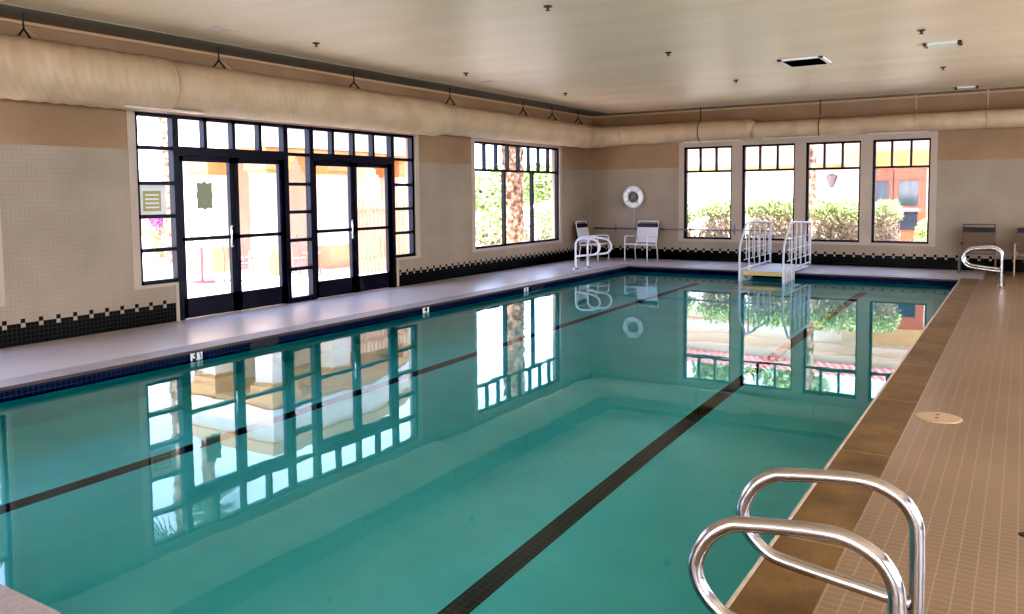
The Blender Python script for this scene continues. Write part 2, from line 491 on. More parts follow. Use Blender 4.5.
g = MB()
for (a,b_,z0) in ((W1[0],C0,ZB),(C1,C2,.05),(C3,W1[1],ZB),(C0,C1,2.36),(C2,C3,2.36)):
    g.quad((-.09,a,z0),(-.09,b_,z0),(-.09,b_,ZT),(-.09,a,ZT))
g.build('glass_pane', M['glass'], w)
for n, (a, b_) in (('door_1',(C0+.045,C1-.045)),('door_2',(C2+.045,C3-.045))):
    d = empty(n, (-.08,(a+b_)/2,0), kind='structure')
    mid = (a+b_)/2
    for k, (p, q) in enumerate(((a,mid-.004),(mid+.004,b_))):
        m = MB(); S = .075
        m.box(-.11,-.045,p,p+S,.01,2.24).box(-.11,-.045,q-S,q,.01,2.24).box(-.11,-.045,p,q,2.17,2.24).box(-.11,-.045,p,q,.01,.28).box(-.11,-.045,p,q,1.075,1.125)
        lf = m.build('door_leaf', M['frame'], d)
        g = MB(); g.quad((-.08,p,.28),(-.08,q,.28),(-.08,q,2.17),(-.08,p,2.17)); g.build('door_glass', M['glass'], lf)
        if k == 0:
            hy = q-.11
            h = MB(); h.tube(smooth_path([(-.045,hy+.05,1.25),(-.0,hy+.02,1.25),(.03,hy-.02,1.235),(.03,hy-.02,.985),(0,hy+.02,.97),(-.045,hy+.05,.97)],5), .014, 8)
            o = h.build('pull_handle', M['chrome'], lf, smooth=True); o['label'] = 'silver D-shaped pull handle'

# signs on the glass
s = empty('notice_sign', (-.07,-12.90,1.64), 'small khaki notice in a white border on the side glass left of the doors', 'sign')
MB().box(-.075,-.068,-13.03,-12.64,1.43,1.86).build('sign_backing', M['white_plastic'], s)
M['khaki'] = simple('khaki sign print', (.42,.40,.18), .6)
m = MB().box(-.068,-.064,-12.98,-12.72,1.50,1.77); m.build('sign_panel', M['khaki'], s)
m = MB()
for k in range(4): m.box(-.064,-.062,-12.95,-12.75,1.54+k*.055,1.56+k*.055)
m.build('print_line', M['white_plastic'], s)
s = empty('door_sign', (-.06,-12.02,1.69), 'grey green scalloped sign stuck on the glass of the first door', 'sign')
M['sign_green'] = simple('grey green sign print', (.26,.30,.20), .6)
m = MB(); n0 = 0; pts = []
for k in range(32):
    th = 2*PI*k/32; r = 1+.07*math.cos(8*th); e = 1/max(abs(math.cos(th)),abs(math.sin(th)))**.7
    pts.append((-.062, -12.03+.13*r*e*math.cos(th), 1.70+.19*r*e*math.sin(th)))
m.v = [(-.070,p[1],p[2]) for p in pts]+pts; m.f = [tuple(range(32))[::-1], tuple(range(32,64))]+[(k,(k+1)%32,32+(k+1)%32,32+k) for k in range(32)]
m.build('sign_plate', M['sign_green'], s)

# ------------------------------------------------------------------ ducts
d = empty('air_duct', (.42,-10,3.08), 'large round tan duct running under the ceiling along two walls', 'duct')
def ripple(pts, r, amp=.004, per=.13):
    return pts
pts = []; rad = []
y = YN
while y < -1.35:
    k = min(1,max(0,(y+7.35)/.25)); pts.append((.45,y,3.09)); rad.append((.340 if y < -13 else .325)*(1-k)+.285*k + .0015*math.sin(y*9)+ (.007*math.sin(y*31) if -16.5<y<-13.1 else 0)); y += .06
MB().tube(pts, rad, 40).build('duct_section', M['duct'], d, smooth=True)
pts = [(.45,-1.36,3.09),(.45,-1.1,3.09),(.48,-.85,3.10),(.60,-.62,3.10),(.83,-.48,3.12),(1.1,-.44,3.125)]
sp = smooth_path(pts,5); MB().tube(sp, [.288-.04*i/(len(sp)-1) for i in range(len(sp))], 40).build('duct_elbow', M['duct'], d, smooth=True)
pts = [(1.08+.06*i,-.44,3.125) for i in range(54)]
MB().tube(pts, [.245+.002*math.sin(i*.6) for i in range(54)], 36).build('duct_section', M['duct'], d, smooth=True)
MB().tube([(4.24,-.44,3.125),(4.26,-.44,3.125),(4.36,-.44,3.115),(4.38,-.44,3.11)], [.248,.250,.20,.19], 36).build('duct_reducer', M['duct'], d, smooth=True)
pts = [(4.36+.08*i,-.44,3.09) for i in range(114)]
MB().tube(pts, [.19]*114, 36).build('duct_section', M['duct'], d, smooth=True)
for yj, rj in ((-13.0,.343),(-7.4,.330)):
    MB().tube([(.45,yj-.03,3.09),(.45,yj+.03,3.09)], rj, 40).build('duct_collar', M['duct'], d, smooth=True)
M['slot'] = simple('pale slot diffuser', (.60,.50,.42), .5)
for (ya,yb) in ((-13.6,-12.5),):
    MB().box(.52,.60,ya,yb,2.765,2.785).build('slot_diffuser', M['slot'], d)
for (xa,xb) in ((2.7,4.1),(4.6,5.9),(6.8,8.0)):
    MB().box(xa,xb,-.52,-.46,2.888 if xa>4 else 2.875,2.905).build('slot_diffuser', M['slot'], d)
for yh in (-14.66,-12.12,-9.50,-6.88,-4.22,-2.93,-1.63):
    top = 3.40 if yh < -7.4 else 3.37
    m = MB(); m.tube([(.45,yh,ZC),(.45,yh,3.50)], .010, 8); m.tube([(.45,yh,3.52),(.36,yh-.05,top)], .012, 6); m.tube([(.45,yh,3.52),(.54,yh+.03,top)], .012, 6)
    m.tube([(.36,yh-.05,top),(.54,yh+.03,top)], .010, 6)
    h = m.build('duct_hanger', M['black_metal'], d)
    MB().tube([(.47,yh+.02,3.52),(.62,yh+.14,3.34)], .006, 6).build('brace_wire', M['duct'], h)
for xh in (3.12,5.84,7.75,9.04,11.2):
    r = .245 if xh < 4.2 else .19
    m = MB(); m.tube([(xh,-.46,ZC),(xh,-.46,3.125+r+.05)], .012, 8)
    m.tube([(xh,-.44+ (r+.008)*math.cos(t_*PI/12), (3.125 if xh<4.2 else 3.09)+(r+.008)*math.sin(t_*PI/12)) for t_ in range(24)], .010, 6, closed=True)
    m.build('duct_hanger', M['duct'] if xh>7 else M['black_metal'], d)

# ------------------------------------------------------------------ ceiling fittings
heads = [(5.30,-11.68,'second sprinkler head out from the near ceiling edge, above the pool centre'),
 (5.30,-8.16,'middle sprinkler head above the pool centre, between its nearer and farther neighbours'),
 (5.24,-4.69,'sprinkler head above the pool centre, closest to the tiled end wall'),
 (1.72,-11.57,'sprinkler head over the door side deck, closest to the first door'),
 (1.78,-8.23,'sprinkler head over the door side deck, above the second door'),
 (1.83,-4.85,'sprinkler head over the door side deck, beside the palm trunk window'),
 (8.55,-7.85,'sprinkler head over the brown coping side, just beyond the nearest ceiling edge'),
 (8.52,-4.19,'sprinkler head between the two pale rectangular ceiling diffusers')]
heads[0] = (5.30,-11.68,'sprinkler head nearest the top edge, above the pool centre')
heads[6] = (8.55,-7.85,'sprinkler head over the brown coping, before the first pale ceiling diffuser')
M['bronze'] = simple('dark bronze', (.05,.035,.03), .4, .6)
hp = empty('sprinkler_head', (0,0,0), heads[0][2], 'sprinkler', 'ceiling sprinkler heads')
MB().lathe((0,0,0), [(.0,-.012),(.045,-.012),(.05,0)], 16).build('escutcheon', M['bronze'], hp)
MB().lathe((0,0,0), [(0,-.05),(.028,-.05),(.030,-.045),(.010,-.042),(.012,-.03),(.018,-.02),(.018,-.012)], 12).build('deflector', M['bronze'], hp)
for i, (x, y, lb) in enumerate(heads):
    o = hp if i == 0 else copy_tree(hp)
    o.location = (x,y,ZC); o['label'] = lb

v = empty('ceiling_vent', (6.78,-6.17,ZC), 'dark rectangular ceiling vent with a pale frame above the pool', 'vent')
m = MB(); vx0,vx1,vy0,vy1 = 6.44,7.10,-6.55,-5.78
m.box(vx0,vx1,vy0,vy0+.06,ZC-.025,ZC).box(vx0,vx1,vy1-.06,vy1,ZC-.025,ZC).box(vx0,vx0+.06,vy0,vy1,ZC-.025,ZC).box(vx1-.06,vx1,vy0,vy1,ZC-.025,ZC)
m.build('vent_frame', M['white_plastic'], v)
m = MB()
for k in range(9):
    yy = vy0+.1+k*.07; m.obox(((vx0+vx1)/2,yy,ZC-.018), Vector((1,0,0)), Vector((0,.7,.7)), Vector((0,-.7,.7)), (vx1-vx0)/2-.06, .02, .003)
m.build('louvre_grille', M['black_metal'], v)
MB().box(vx0+.05,vx1-.05,vy0+.05,vy1-.05,ZC-.004,ZC).build('vent_opening', M['black'], v)

M['diff'] = simple('pale grey diffuser', (.62,.66,.60), .5)
for (x,y,lx,ly,lb) in ((8.70,-6.66,.42,.26,'pale rectangular ceiling diffuser above the brown coping, nearer of two'),
                    (8.69,-.98,.36,.22,'pale rectangular ceiling diffuser close to the end wall duct'),
                    (1.40,-12.88,.34,.24,'faint white ceiling access plate above the first door'),
                    (1.52,-7.15,.28,.24,'faint ceiling access plate between the two left windows'),
                    (5.17,-.95,.30,.18,'faint ceiling plate above the white pool stairs')):
    f = empty('ceiling_diffuser', (x,y,ZC), lb, 'ceiling diffuser')
    faint = 'faint' in lb
    m = MB(); m.box(x-lx/2,x+lx/2,y-ly/2,y+ly/2,ZC-(.006 if faint else .03),ZC); m.build('diffuser_plate', M['slot'] if faint else M['diff'], f)
    if not faint:
        for xe in (x-lx/2,x+lx/2): MB().box(xe-.022,xe+.022,y-ly/2,y+ly/2,ZC-.036,ZC).build('end_clip', M['bronze'], f)

# ------------------------------------------------------------------ grab rails
RAIL = [(0,0),(0,.30),(-.002,.50),(-.008,.575),(-.040,.635),(-.085,.668),(-.14,.688),(-.20,.692),(-.30,.684),(-.42,.668),(-.48,.655),(-.545,.605),(-.585,.53),(-.588,.47),(-.56,.41),(-.49,.352),(-.40,.333),(-.28,.318),(-.15,.303),(-.02,.288)]
def make_rail(sgn=1):
    r = empty('grab_rail')
    P = smooth_path([(sgn*x,0,z) for x, z in RAIL], 6)
    MB().tube(P, .0245, 18).build('rail_tube', M['chrome'] if sgn==1 else M['white_metal'], r, smooth=True)
    MB().lathe((0,0,0), [(.026,.022),(.042,.020),(.060,.004),(.062,0)], 24).build('floor_flange', M['chrome'], r, smooth=True)
    return r
gr = make_rail(1)
for i, (x,y,lb) in enumerate(((9.44,-17.02,'polished steel pool grab rail closest to the viewer, its loop lowest in view'),
        (9.44,-16.50,'polished steel pool grab rail just behind the closest one'),
        (9.42,-3.29,'steel grab rail at the far end beside the brown strap chair, nearer of its pair'),
        (9.42,-2.80,'steel grab rail hidden behind its twin before the brown strap chair'))):
    o = gr if i==0 else copy_tree(gr); o.location = (x,y,.0); tag(o, lb, 'grab rail', 'steel pool grab rails')
    if y < -10: o.scale = (1,1,.985)
gl = make_rail(-1)
for i, (x,y,lb) in enumerate(((1.28,-3.38,'pale grab rail near the far left corner, nearer one before the corner chair'),
        (1.37,-2.97,'pale grab rail near the far left corner, farther one before the corner chair'))):
    o = gl if i==0 else copy_tree(gl); o.location = (x,y,.0); tag(o, lb, 'grab rail', 'steel pool grab rails')

# ------------------------------------------------------------------ pool stairs with railings
st = empty('pool_stairs', (5.3,-2.4,0), 'white removable pool stairs with two tall handrails at the far pool edge', 'pool stairs')
MB().box(4.92,5.74,-2.95,-.95,.03,.075).build('platform', M['grey_metal'], st, bevel=.006)
M['yellow'] = simple('beige step edge', (.66,.50,.22), .6)
MB().box(4.90,5.76,-3.03,-2.95,.0,.08).build('step_edge', M['yellow'], st)
for k in range(4):
    MB().box(4.94,5.72,-3.33-.25*k,-3.03-.25*k,-.22-.24*k,-.18-.24*k).build('stair_tread', M['white_plastic'], st)
for xs in (4.90, 5.76):
    r = MB()
    ztop = 1.06
    r.tube(smooth_path([(xs,-3.22,-1.2),(xs,-3.22,.0),(xs,-3.20,.50),(xs,-3.12,.68),(xs,-2.78,1.0),(xs,-2.62,1.05),(xs,-2.3,ztop)],5)+[Vector((xs,-1.0,1.01)),Vector((xs,-.88,.98))], .022, 10)
    r.tube([(xs,-.88,.98),(xs,-.86,.08)], .022, 10)
    r.tube([(xs,-2.55,1.03),(xs,-2.55,-1.2)], .017, 8)
    r.tube([(xs,-1.75,1.02),(xs,-1.75,.08)], .017, 8)
    r.tube([(xs,-3.22,.13),(xs,-.86,.13)], .016, 8)
    r.tube([(xs,-3.22,-.25),(xs,-2.25,-.25)], .014, 8)
    hr = r.build('side_handrail', M['grey_metal'], st, smooth=True)
    q = MB()
    for k in range(7):                      # skirt bars that stand in the water
        yy = -3.10+k*.13; q.tube([(xs,yy,.13),(xs,yy,-.5)], .014, 6)
    for yy in (-2.15,-1.3): q.tube([(xs,yy,1.02),(xs,yy,.13)], .013, 6)
    for (a, c) in ((-2.9,-2.6),(-2.4,-2.15),(-2.0,-1.75),(-1.6,-1.3),(-1.15,-.88)):
        for z in (.30,.52,.74): q.tube([(xs,a,z),(xs,c,z)], .011, 6)
        q.tube([(xs,(a+c)/2,.30),(xs,(a+c)/2,.74)], .011, 6)
    q.build('baluster', M['grey_metal'], hr, smooth=True)

# ------------------------------------------------------------------ ring buoy, pole
rb = empty('ring_buoy', (1.215,-.06,1.58), 'white ring life buoy hung on the end wall near the corner', 'life buoy')
P = [(1.215+.21*math.cos(2*PI*k/48),-.075,1.578+.21*math.sin(2*PI*k/48)) for k in range(48)]
MB().tube(P, .072, 16, closed=True).build('float_ring', M['white_plastic'], rb, smooth=True)
m = MB(); m.tube([(1.215+.285*math.cos(2*PI*k/48),-.085,1.578+.285*math.sin(2*PI*k/48)) for k in range(48)], .008, 6, closed=True)
m.tube([(1.215,-.03,1.29),(1.24,-.03,1.1),(1.21,-.03,.80)], .008, 6)
m.build('grab_rope', M['grey_metal'], rb)
for k in range(4):
    m = MB(); th = PI/4+k*PI/2; c = Vector((1.215+.21*math.cos(th),-.075,1.578+.21*math.sin(th)))
    a = Vector((-math.sin(th),0,math.cos(th)))
    m.tube([c-a*.025,c+a*.025], .077, 16)
    m.build('band', M['grey_metal'], rb, smooth=True)
M['mount'] = simple('grey brown bracket', (.20,.15,.14), .6)
m = MB(); m.lathe((1.215,-.0,1.578), [(0,-.05),(.085,-.05),(.10,-.03),(.10,0)], 20, 'y')
m.build('wall_mount', M['mount'], rb)
pl = empty('reaching_pole', (2.5,-.05,.77), 'long grey rescue pole resting on hooks along the end wall under the windows', 'pole')
M['pole'] = simple('blue grey pole', (.20,.20,.27), .4, .3)
MB().tube([(.10,-.06,.765),(5.0,-.06,.765)], .017, 10).build('pole_shaft', M['pole'], pl, smooth=True)
for xk in (.70,3.83):
    MB().box(xk-.018,xk+.018,-.03,-.012,.66,.88).box(xk-.012,xk+.012,-.09,-.03,.735,.748).box(xk-.012,xk+.012,-.098,-.088,.735,.79).build('wall_hook', M['pole'], pl)

# ------------------------------------------------------------------ strap chairs
def make_chair(frame, strap, band, label, solid=False):
    r = empty('strap_chair', (0,0,0), label, 'chair')
    W = .28; R_ = .0135
    # seat frame faces -y
    m = MB()
    for s_ in (-1,1):
        m.tube(smooth_path([(s_*W,-.30,.415),(s_*W,.18,.385),(s_*W,.25,.45),(s_*W,.36,.97)],5), R_, 8)
    m.tube([(-W,-.30,.415),(W,-.30,.415)], R_, 8); m.tube([(-W,.36,.97),(W,.36,.97)], R_, 8); m.tube([(-W,.22,.39),(W,.22,.39)], R_, 8)
    m.build('chair_frame', M[frame], r, smooth=True)
    for s_ in (-1,1):
        x = s_*(W+.035)
        MB().tube(smooth_path([(x,-.27,.0),(x,-.27,.52),(x,-.24,.60),(x,-.16,.615)],5)+[Vector((x,.16,.60)),Vector((s_*W,.275,.575))], R_+.001, 8).build('armrest', M[frame], r, smooth=True)
        MB().tube([(x,.26,0),(x,.22,.30),(s_*W,.20,.40)], R_, 8).build('leg', M[frame], r, smooth=True)
    m = MB()
    for k in range(8):
        y = -.27+k*.058; z = .415-(k*.004)
        m.box(-W-.012,W+.012,y-.027,y+.027,z+.010,z+.016)
    m.build('seat', M[strap], r)
    m = MB()
    a = Vector((0,.11,.52)).normalized(); nrm = Vector((0,a.z,-a.y))
    for k in range(8):
        t_ = .02+k*.066
        if 6 <= k < 7.5: continue
        c = Vector((0,.25,.45))+a*t_-nrm*.016
        m.obox(c, Vector((1,0,0)), a, nrm, W+.012, .0315, .003)
    m.build('backrest', M[strap], r)
    m = MB(); c = Vector((0,.25,.45))+a*.42-nrm*.02
    m.obox(c, Vector((1,0,0)), a, nrm, W+.005, .05, .008)
    o = m.build('head_band', M[band], r); o['label'] = 'wide black band across the back'
    return r
M['strap_white'] = simple('white vinyl strap', (.70,.66,.70), .5)
M['strap_brown'] = simple('brown vinyl strap', (.12,.075,.05), .5)
M['frame_brown'] = simple('brown tube', (.15,.10,.075), .4)
M['frame_tan'] = simple('tan tube', (.50,.38,.27), .4)
c = make_chair('white_metal','strap_white','black','white strap chair beside the wall corner, facing away from the left windows'); c.location = (.52,-.95,0); c.rotation_euler.z = PI/2
c = make_chair('white_metal','strap_white','black','white strap chair below the ring buoy against the end wall'); c.location = (1.66,-.58,0); c.rotation_euler.z = -.12
c = make_chair('frame_brown','strap_brown','black','brown strap chair behind the far steel grab rail'); c.location = (8.95,-.62,0)
c = make_chair('frame_tan','strap_brown','black','tan framed chair cut off by the picture edge beside the brown chair'); c.location = (9.90,-.66,0)

# ------------------------------------------------------------------ depth markers
def text_mesh(body, size):
    cu = bpy.data.curves.new('t','FONT'); cu.body = body; cu.size = size; cu.align_x = 'CENTER'; cu.align_y = 'CENTER'; cu.extrude = .0006; cu.offset = size*.035
    o = bpy.data.objects.new('t', cu); col.objects.link(o)
    dg = bpy.context.evaluated_depsgraph_get(); me = bpy.data.meshes.new_from_object(o.evaluated_get(dg))
    bpy.data.objects.remove(o); return me
def marker(y, parts, lb):
    e = empty('depth_marker', (XL+.008,y,-.065), lb, 'depth marker', 'pool depth marker tiles')
    MB().box(XL+.002,XL+.010,y-.075,y+.075,-.125,-.022).build('marker_tile', M['white_plastic'], e)
    for body, size, dy, dz in parts:
        me = text_mesh(body, size); me.materials.append(M['black'])
        o = bpy.data.objects.new('numeral', me); col.objects.link(o); o.parent = e
        o.rotation_euler = (PI/2,0,PI/2); o.location = (.0035, dy, dz)
    return e
marker(-12.76*1.085+.055, [('3',.135,-.024,-.004),('1',.045,.040,.022),('/',.05,.047,.002),('2',.045,.052,-.020)], 'white depth marker tile reading 3½ on the left pool edge')
marker(-8.94*1.085, [('4',.135,0,-.004)], 'white depth marker tile reading 4 on the left pool edge')
marker(-6.09*1.085-.12, [('5',.135,0,-.004)], 'far white depth marker tile on the left pool edge beside the skimmer')

# ------------------------------------------------------------------ deck covers
M['cover'] = simple('beige skimmer cover', (.47,.34,.21), .5)
cv = empty('skimmer_cover', (9.22,-12.78,0), 'round beige skimmer cover set in the tile deck by the coping', 'cover')
MB().lathe((9.22,-12.78,.001), [(0,.006),(.145,.006),(.155,.002),(.157,-.002)], 40).build('cover_lid', M['cover'], cv)
for yy in (-12.72,-12.82): MB().lathe((9.21,yy,.008), [(0,.001),(.012,.001),(.013,0)], 12).build('finger_hole', M['black'], cv)
dr = empty('deck_drain', (9.77,-14.88,0), 'small dark round drain in the tile deck at the right edge', 'drain')
MB().lathe((9.765,-14.88,.001), [(0,.003),(.03,.003),(.035,0)], 20).build('drain_grate', M['black'], dr)

# ------------------------------------------------------------------ outside
tag(MB().box(-40,-.22,-40,40,-.12,-.03).box(-.22,30,.22,40,-.12,-.03).build('ground', M['paving']), kind='structure')

# arcade building across the plaza
ab = empty('arcade_building', (-4.3,-7.7,0), 'white stucco arcade with tan capitals and cornice across the plaza', 'building')
EDGE = [(-7.25,-7.47),(-4.0,-7.47),(-3.85,-6.0),(-3.85,-4.4),(-4.25,-3.2),(-4.8,-1.7),(-5.9,.2),(-7.25,.9)]
def ribbon(m, out, z0, z1, th):
    # offset polyline outward
    P = [Vector((x,y,0)) for x, y in EDGE]; Q = []
    for i, p in enumerate(P):
        t0 = (P[i]-P[i-1]).normalized() if i else (P[1]-P[0]).normalized()
        t1 = (P[i+1]-P[i]).normalized() if i < len(P)-1 else t0
        n = ((t0+t1).normalized()); n = Vector((n.y,-n.x,0)); k = 1/max(.5, n.dot(Vector((t0.y,-t0.x,0))))
        Q.append((p+n*out*k, p+n*(out-th)*k))
    for i in range(len(P)-1):
        (a,b_),(c,e) = Q[i],Q[i+1]; n0 = len(m.v)
        for z in (z0,z1):
            for q in (a,b_,e,c): m.v.append((q.x,q.y,z))
        m.f += [tuple(n0+k for k in f) for f in ((3,2,1,0),(4,5,6,7),(0,1,5,4),(1,2,6,5),(2,3,7,6),(3,0,4,7))]
    return m
ribbon(MB(), 0, 2.74, 3.46, .5).build('fascia', M['stucco'], ab)
ribbon(MB(), .10, 3.46, 3.72, .6).build('cornice', M['tan_pale'], ab)
ribbon(MB(), -.03, 2.62, 2.76, .6).build('beam_soffit', M['tan'], ab)
m = MB(); n0 = 0
m.v = [(x,y,2.72) for x,y in EDGE]; m.f = [tuple(range(len(EDGE)))]; m.build('porch_soffit', M['tan'], ab)
m = MB(); m.v = [(x,y,3.6) for x,y in EDGE]+[(x,y,3.71) for x,y in EDGE]; k = len(EDGE); m.f = [tuple(range(k)), tuple(range(k,2*k))]; m.build('flat_roof', M['tan_pale'], ab)
MB().box(-7.2,-7.0,-7.2,.8,0,2.74).build('rear_wall', M['stucco'], ab)
for (x0,x1,y0,y1) in ((-4.58,-4.04,-7.43,-6.85),(-6.55,-5.95,-7.43,-6.85),(-4.75,-4.05,-5.6,-5.0),(-5.7,-5.0,-1.9,-1.2)):
    MB().box(x0,x1,y0,y1,0,2.24).build('column', M['stucco'], ab)
    m = MB()
    for (e, z0, z1) in ((.03,2.18,2.26),(.08,2.26,2.42),(.13,2.42,2.50),(.18,2.50,2.64)): m.box(x0-e,x1+min(e,.1),y0-min(e,.1),y1+e,z0,z1)
    m.build('capital', M['tan'], ab)
    MB().box(x0-.06,x1+.06,y0-.04,y1+.06,-.03,.5).build('plinth', M['tan_pale'], ab)

fn = empty('picket_fence', (-2.6,-4.6,0), 'warm brown picket fence outside the second door', 'fence')
m = MB(); y = -6.30
while y < -2.4: m.box(-2.62,-2.585,y,y+.07,-.03,1.60); y += .125
m.build('picket_panel', M['fence'], fn)
MB().box(-2.66,-2.62,-6.3,-2.4,.25,.33).box(-2.66,-2.62,-6.3,-2.4,1.3,1.38).build('fence_rail', M['fence'], fn)

def leaves(m, c, rad, n, size, flat=1., seed=0):
    rnd = random.Random(seed)
    for _ in range(n):
        while True:
            p = Vector((rnd.uniform(-1,1),rnd.uniform(-1,1),rnd.uniform(-1,1)))
            if .35 < p.length < 1: break
        p = Vector((c[0]+p.x*rad[0], c[1]+p.y*rad[1], c[2]+p.z*rad[2]))
        a = Vector((rnd.gauss(0,1),rnd.gauss(0,1),rnd.gauss(0,1))).normalized(); b_ = a.orthogonal().normalized()
        sz = size*rnd.uniform(.6,1.3)
        m.quad(p-a*sz*.5, p+b_*sz*.3, p+a*sz*.5, p-b_*sz*.3)
    return m
def boxleaves(m, x0,x1,y0,y1,z0,z1,n,size,seed=0,topw=.08):
    rnd = random.Random(seed)
    for _ in range(n):
        x = rnd.uniform(x0,x1); w = min(1, 4*min(x-x0,x1-x)/(x1-x0)+.35)
        p = Vector((x, rnd.uniform(y0,y1), z0+(z1-z0)*rnd.random()*w + rnd.gauss(0,topw*.5)))
        a = Vector((rnd.gauss(0,1),rnd.gauss(0,1),rnd.gauss(0,1.3))).normalized(); b_ = a.orthogonal().normalized(); sz = size*rnd.uniform(.6,1.4)
        m.quad(p-a*sz*.5, p+b_*sz*.22, p+a*sz*.5, p-b_*sz*.22)
    return m

def shrub(x0,x1,y0,y1,z1,lb,seed,n=2600, name='hedge_shrub', group='clipped shrubs outside the end windows'):
    e = empty(name, ((x0+x1)/2,(y0+y1)/2,0), lb, 'shrub', group)
    boxleaves(MB(), x0,x1,y0,y1,.0,z1-.30,int(n*1.2),.10,seed).build('woody_base', M['twig'], e)
    boxleaves(MB(), x0-.03,x1+.03,y0-.05,y1,z1-.40,z1,int(n*.7),.085,seed+1).build('leafy_top', M['leaf'], e)
    m = MB()
    rnd = random.Random(seed)
    for k in range(int((x1-x0)/.16)+2):
        x = x0+rnd.random()*(x1-x0); m.tube([(x,(y0+y1)/2,-.03),(x+rnd.uniform(-.15,.15),rnd.uniform(y0,y1),z1*.8)], [.018,.006], 5)
    m.build('stem', M['trunk'], e)
shrub(2.50,3.55,1.1,1.9,1.44,'brownish green shrub filling the right half of the first end window',11,2000)
shrub(1.55,2.26,1.1,1.9,1.36,'sliver of green shrub at the left edge of the first end window',12,1000)
shrub(3.72,5.06,1.1,2.0,1.47,'clipped shrub seen through the second end window behind the pool stairs',13,3000)
shrub(5.32,6.48,1.1,2.0,1.43,'dense brownish clipped shrub filling the third end window',14,3000)
shrub(6.72,7.26,1.1,1.9,1.42,'rounded pale shrub before the terracotta doors',15,1500)
e = empty('low_plant', (7.45,5.4,0), 'bright green low plant at the right edge of the fourth end window', 'plant')
leaves(MB(), (7.45,5.4,.45), (.3,.3,.45), 700, .10, seed=5).build('foliage', M['leaf'], e)

# building opposite the end windows
bb = empty('courtyard_building', (4,8,0), 'white stucco building with red clay tile eave beyond the end windows', 'building')
MB().box(-3,13,8,8.3,-.03,3.25).build('stucco_wall', M['stucco'], bb)
MB().box(-3,13,7.92,8.0,2.42,2.52).build('ledge_band', M['tan'], bb)
m = MB(); m.box(-3,13,7.35,8.1,3.25,3.52); M['eave'] = simple('pale peach eave', (.74,.56,.42), .8)
m.build('eave_soffit', M['eave'], bb)
MB().box(-3,13,7.7,8.0,2.98,3.25).build('cove_band', M['eave'], bb)
m = MB(); NX = 88*6
for i in range(NX):
    xa, xb_ = -3.2+16.4*i/NX, -3.2+16.4*(i+1)/NX
    za, zb_ = .035*abs(math.sin(PI*xa/.24)), .035*abs(math.sin(PI*xb_/.24))
    m.quad((xa,7.22,3.50+za),(xb_,7.22,3.50+zb_),(xb_,9.6,4.35+zb_),(xa,9.6,4.35+za))
    m.quad((xa,7.22,3.46),(xb_,7.22,3.46),(xb_,7.22,3.50+zb_),(xa,7.22,3.50+za))
m.build('tile_roof', M['roof'], bb)
MB().box(4.99,5.40,7.55,8.0,-.03,2.98).build('pilaster', M['tan_pale'], bb)
MB().box(5.42,7.6,7.93,8.0,2.34,2.86).build('door_lintel', M['tan'], bb)
dd = MB(); dd.box(5.70,7.22,7.92,8.0,-.03,2.34); dd.build('terracotta_door', M['terracotta'], bb)
k_ = MB(); k_.box(5.78,6.20,7.90,7.93,1.20,1.98).box(6.46,7.00,7.90,7.93,1.20,1.98).box(6.46,7.00,7.90,7.93,.48,1.02).box(5.78,6.20,7.90,7.93,.48,1.02)
k_.build('door_light', M['dark_glass'], bb)
MB().box(6.44,7.02,7.87,7.92,1.06,1.13).build('push_bar', M['white_plastic'], bb)
MB().box(6.30,6.335,7.90,7.93,0,2.30).build('door_gap', M['black'], bb)
lt = empty('wall_lantern', (4.54,7.9,2.15), 'small tapered wall lantern on the courtyard wall, seen in the third end window', 'lantern')
MB().lathe((4.54,7.80,2.0), [(0,-.22),(.06,-.20),(.17,.12),(.19,.16),(0,.24)], 8).build('lantern_body', M['mount'], lt)
MB().box(4.52,4.56,7.8,8.0,2.18,2.22).build('lantern_arm', M['black_metal'], lt)

def palm(x, y, h, r, lb, seed, crown=True, nb=260, lean=0):
    p = empty('palm_tree', (x,y,0), lb, 'palm tree', 'palms around the hall')
    rnd = random.Random(seed); m = MB()
    m.tube([(x,y,-.03),(x+lean*.3,y,h*.4),(x+lean,y,h)], [r*1.08,r*.95,r*.85], 18)
    for k in range(nb):
        z = rnd.uniform(0,h); th = rnd.uniform(0,2*PI); o = Vector((math.cos(th),math.sin(th),0)); t = Vector((-math.sin(th),math.cos(th),0))
        c = Vector((x+lean*z/h,y,z))+o*r*.9
        w = r*.28
        m.quad(c-t*w, c+t*w, c+t*w*.4+o*r*.30+Vector((0,0,r*.7)), c-t*w*.4+o*r*.30+Vector((0,0,r*.7)))
    m.build('palm_stem', M['trunk'], p)
    if crown:
        m = MB(); top = Vector((x+lean,y,h))
        for k in range(46):
            th = rnd.uniform(0,2*PI); el = rnd.uniform(-.9,1.1); L = rnd.uniform(1.0,1.6)
            dv = Vector((math.cos(th)*math.cos(el),math.sin(th)*math.cos(el),math.sin(el))); sd = dv.cross(Vector((0,0,1))).normalized()
            for q in range(9):
                a = (q-4)*.22; e1 = (dv*math.cos(a)+sd*math.sin(a))
                m.quad(top+dv*.2, top+dv*.45+e1*L*.35+sd*.03, top+dv*.4+e1*L*.8-Vector((0,0,.15)), top+dv*.45+e1*L*.35-sd*.03)
        m.build('frond_head', M['leaf_dark'], p)
palm(-2.0,-.76,7.0,.26,'thick rough palm trunk right outside the left wall window',21,nb=1100)
palm(-9.0,-6.25,7.6,.20,'palm with slender trunk seen through the narrow side glass left of the doors',23)
palm(-13.4,-8.4,7.0,.26,'palm trunk at the very left edge of the door side glass',27)
palm(-13.0,-2.4,8.5,.22,'short crowned palm rising behind the arcade cornice',24)
palm(4.72,4.0,6.5,.14,'slim pale palm trunk in the third end window',25)
palm(-9,16,6.5,.2,'distant palm among the trees beyond the left wall window',26)

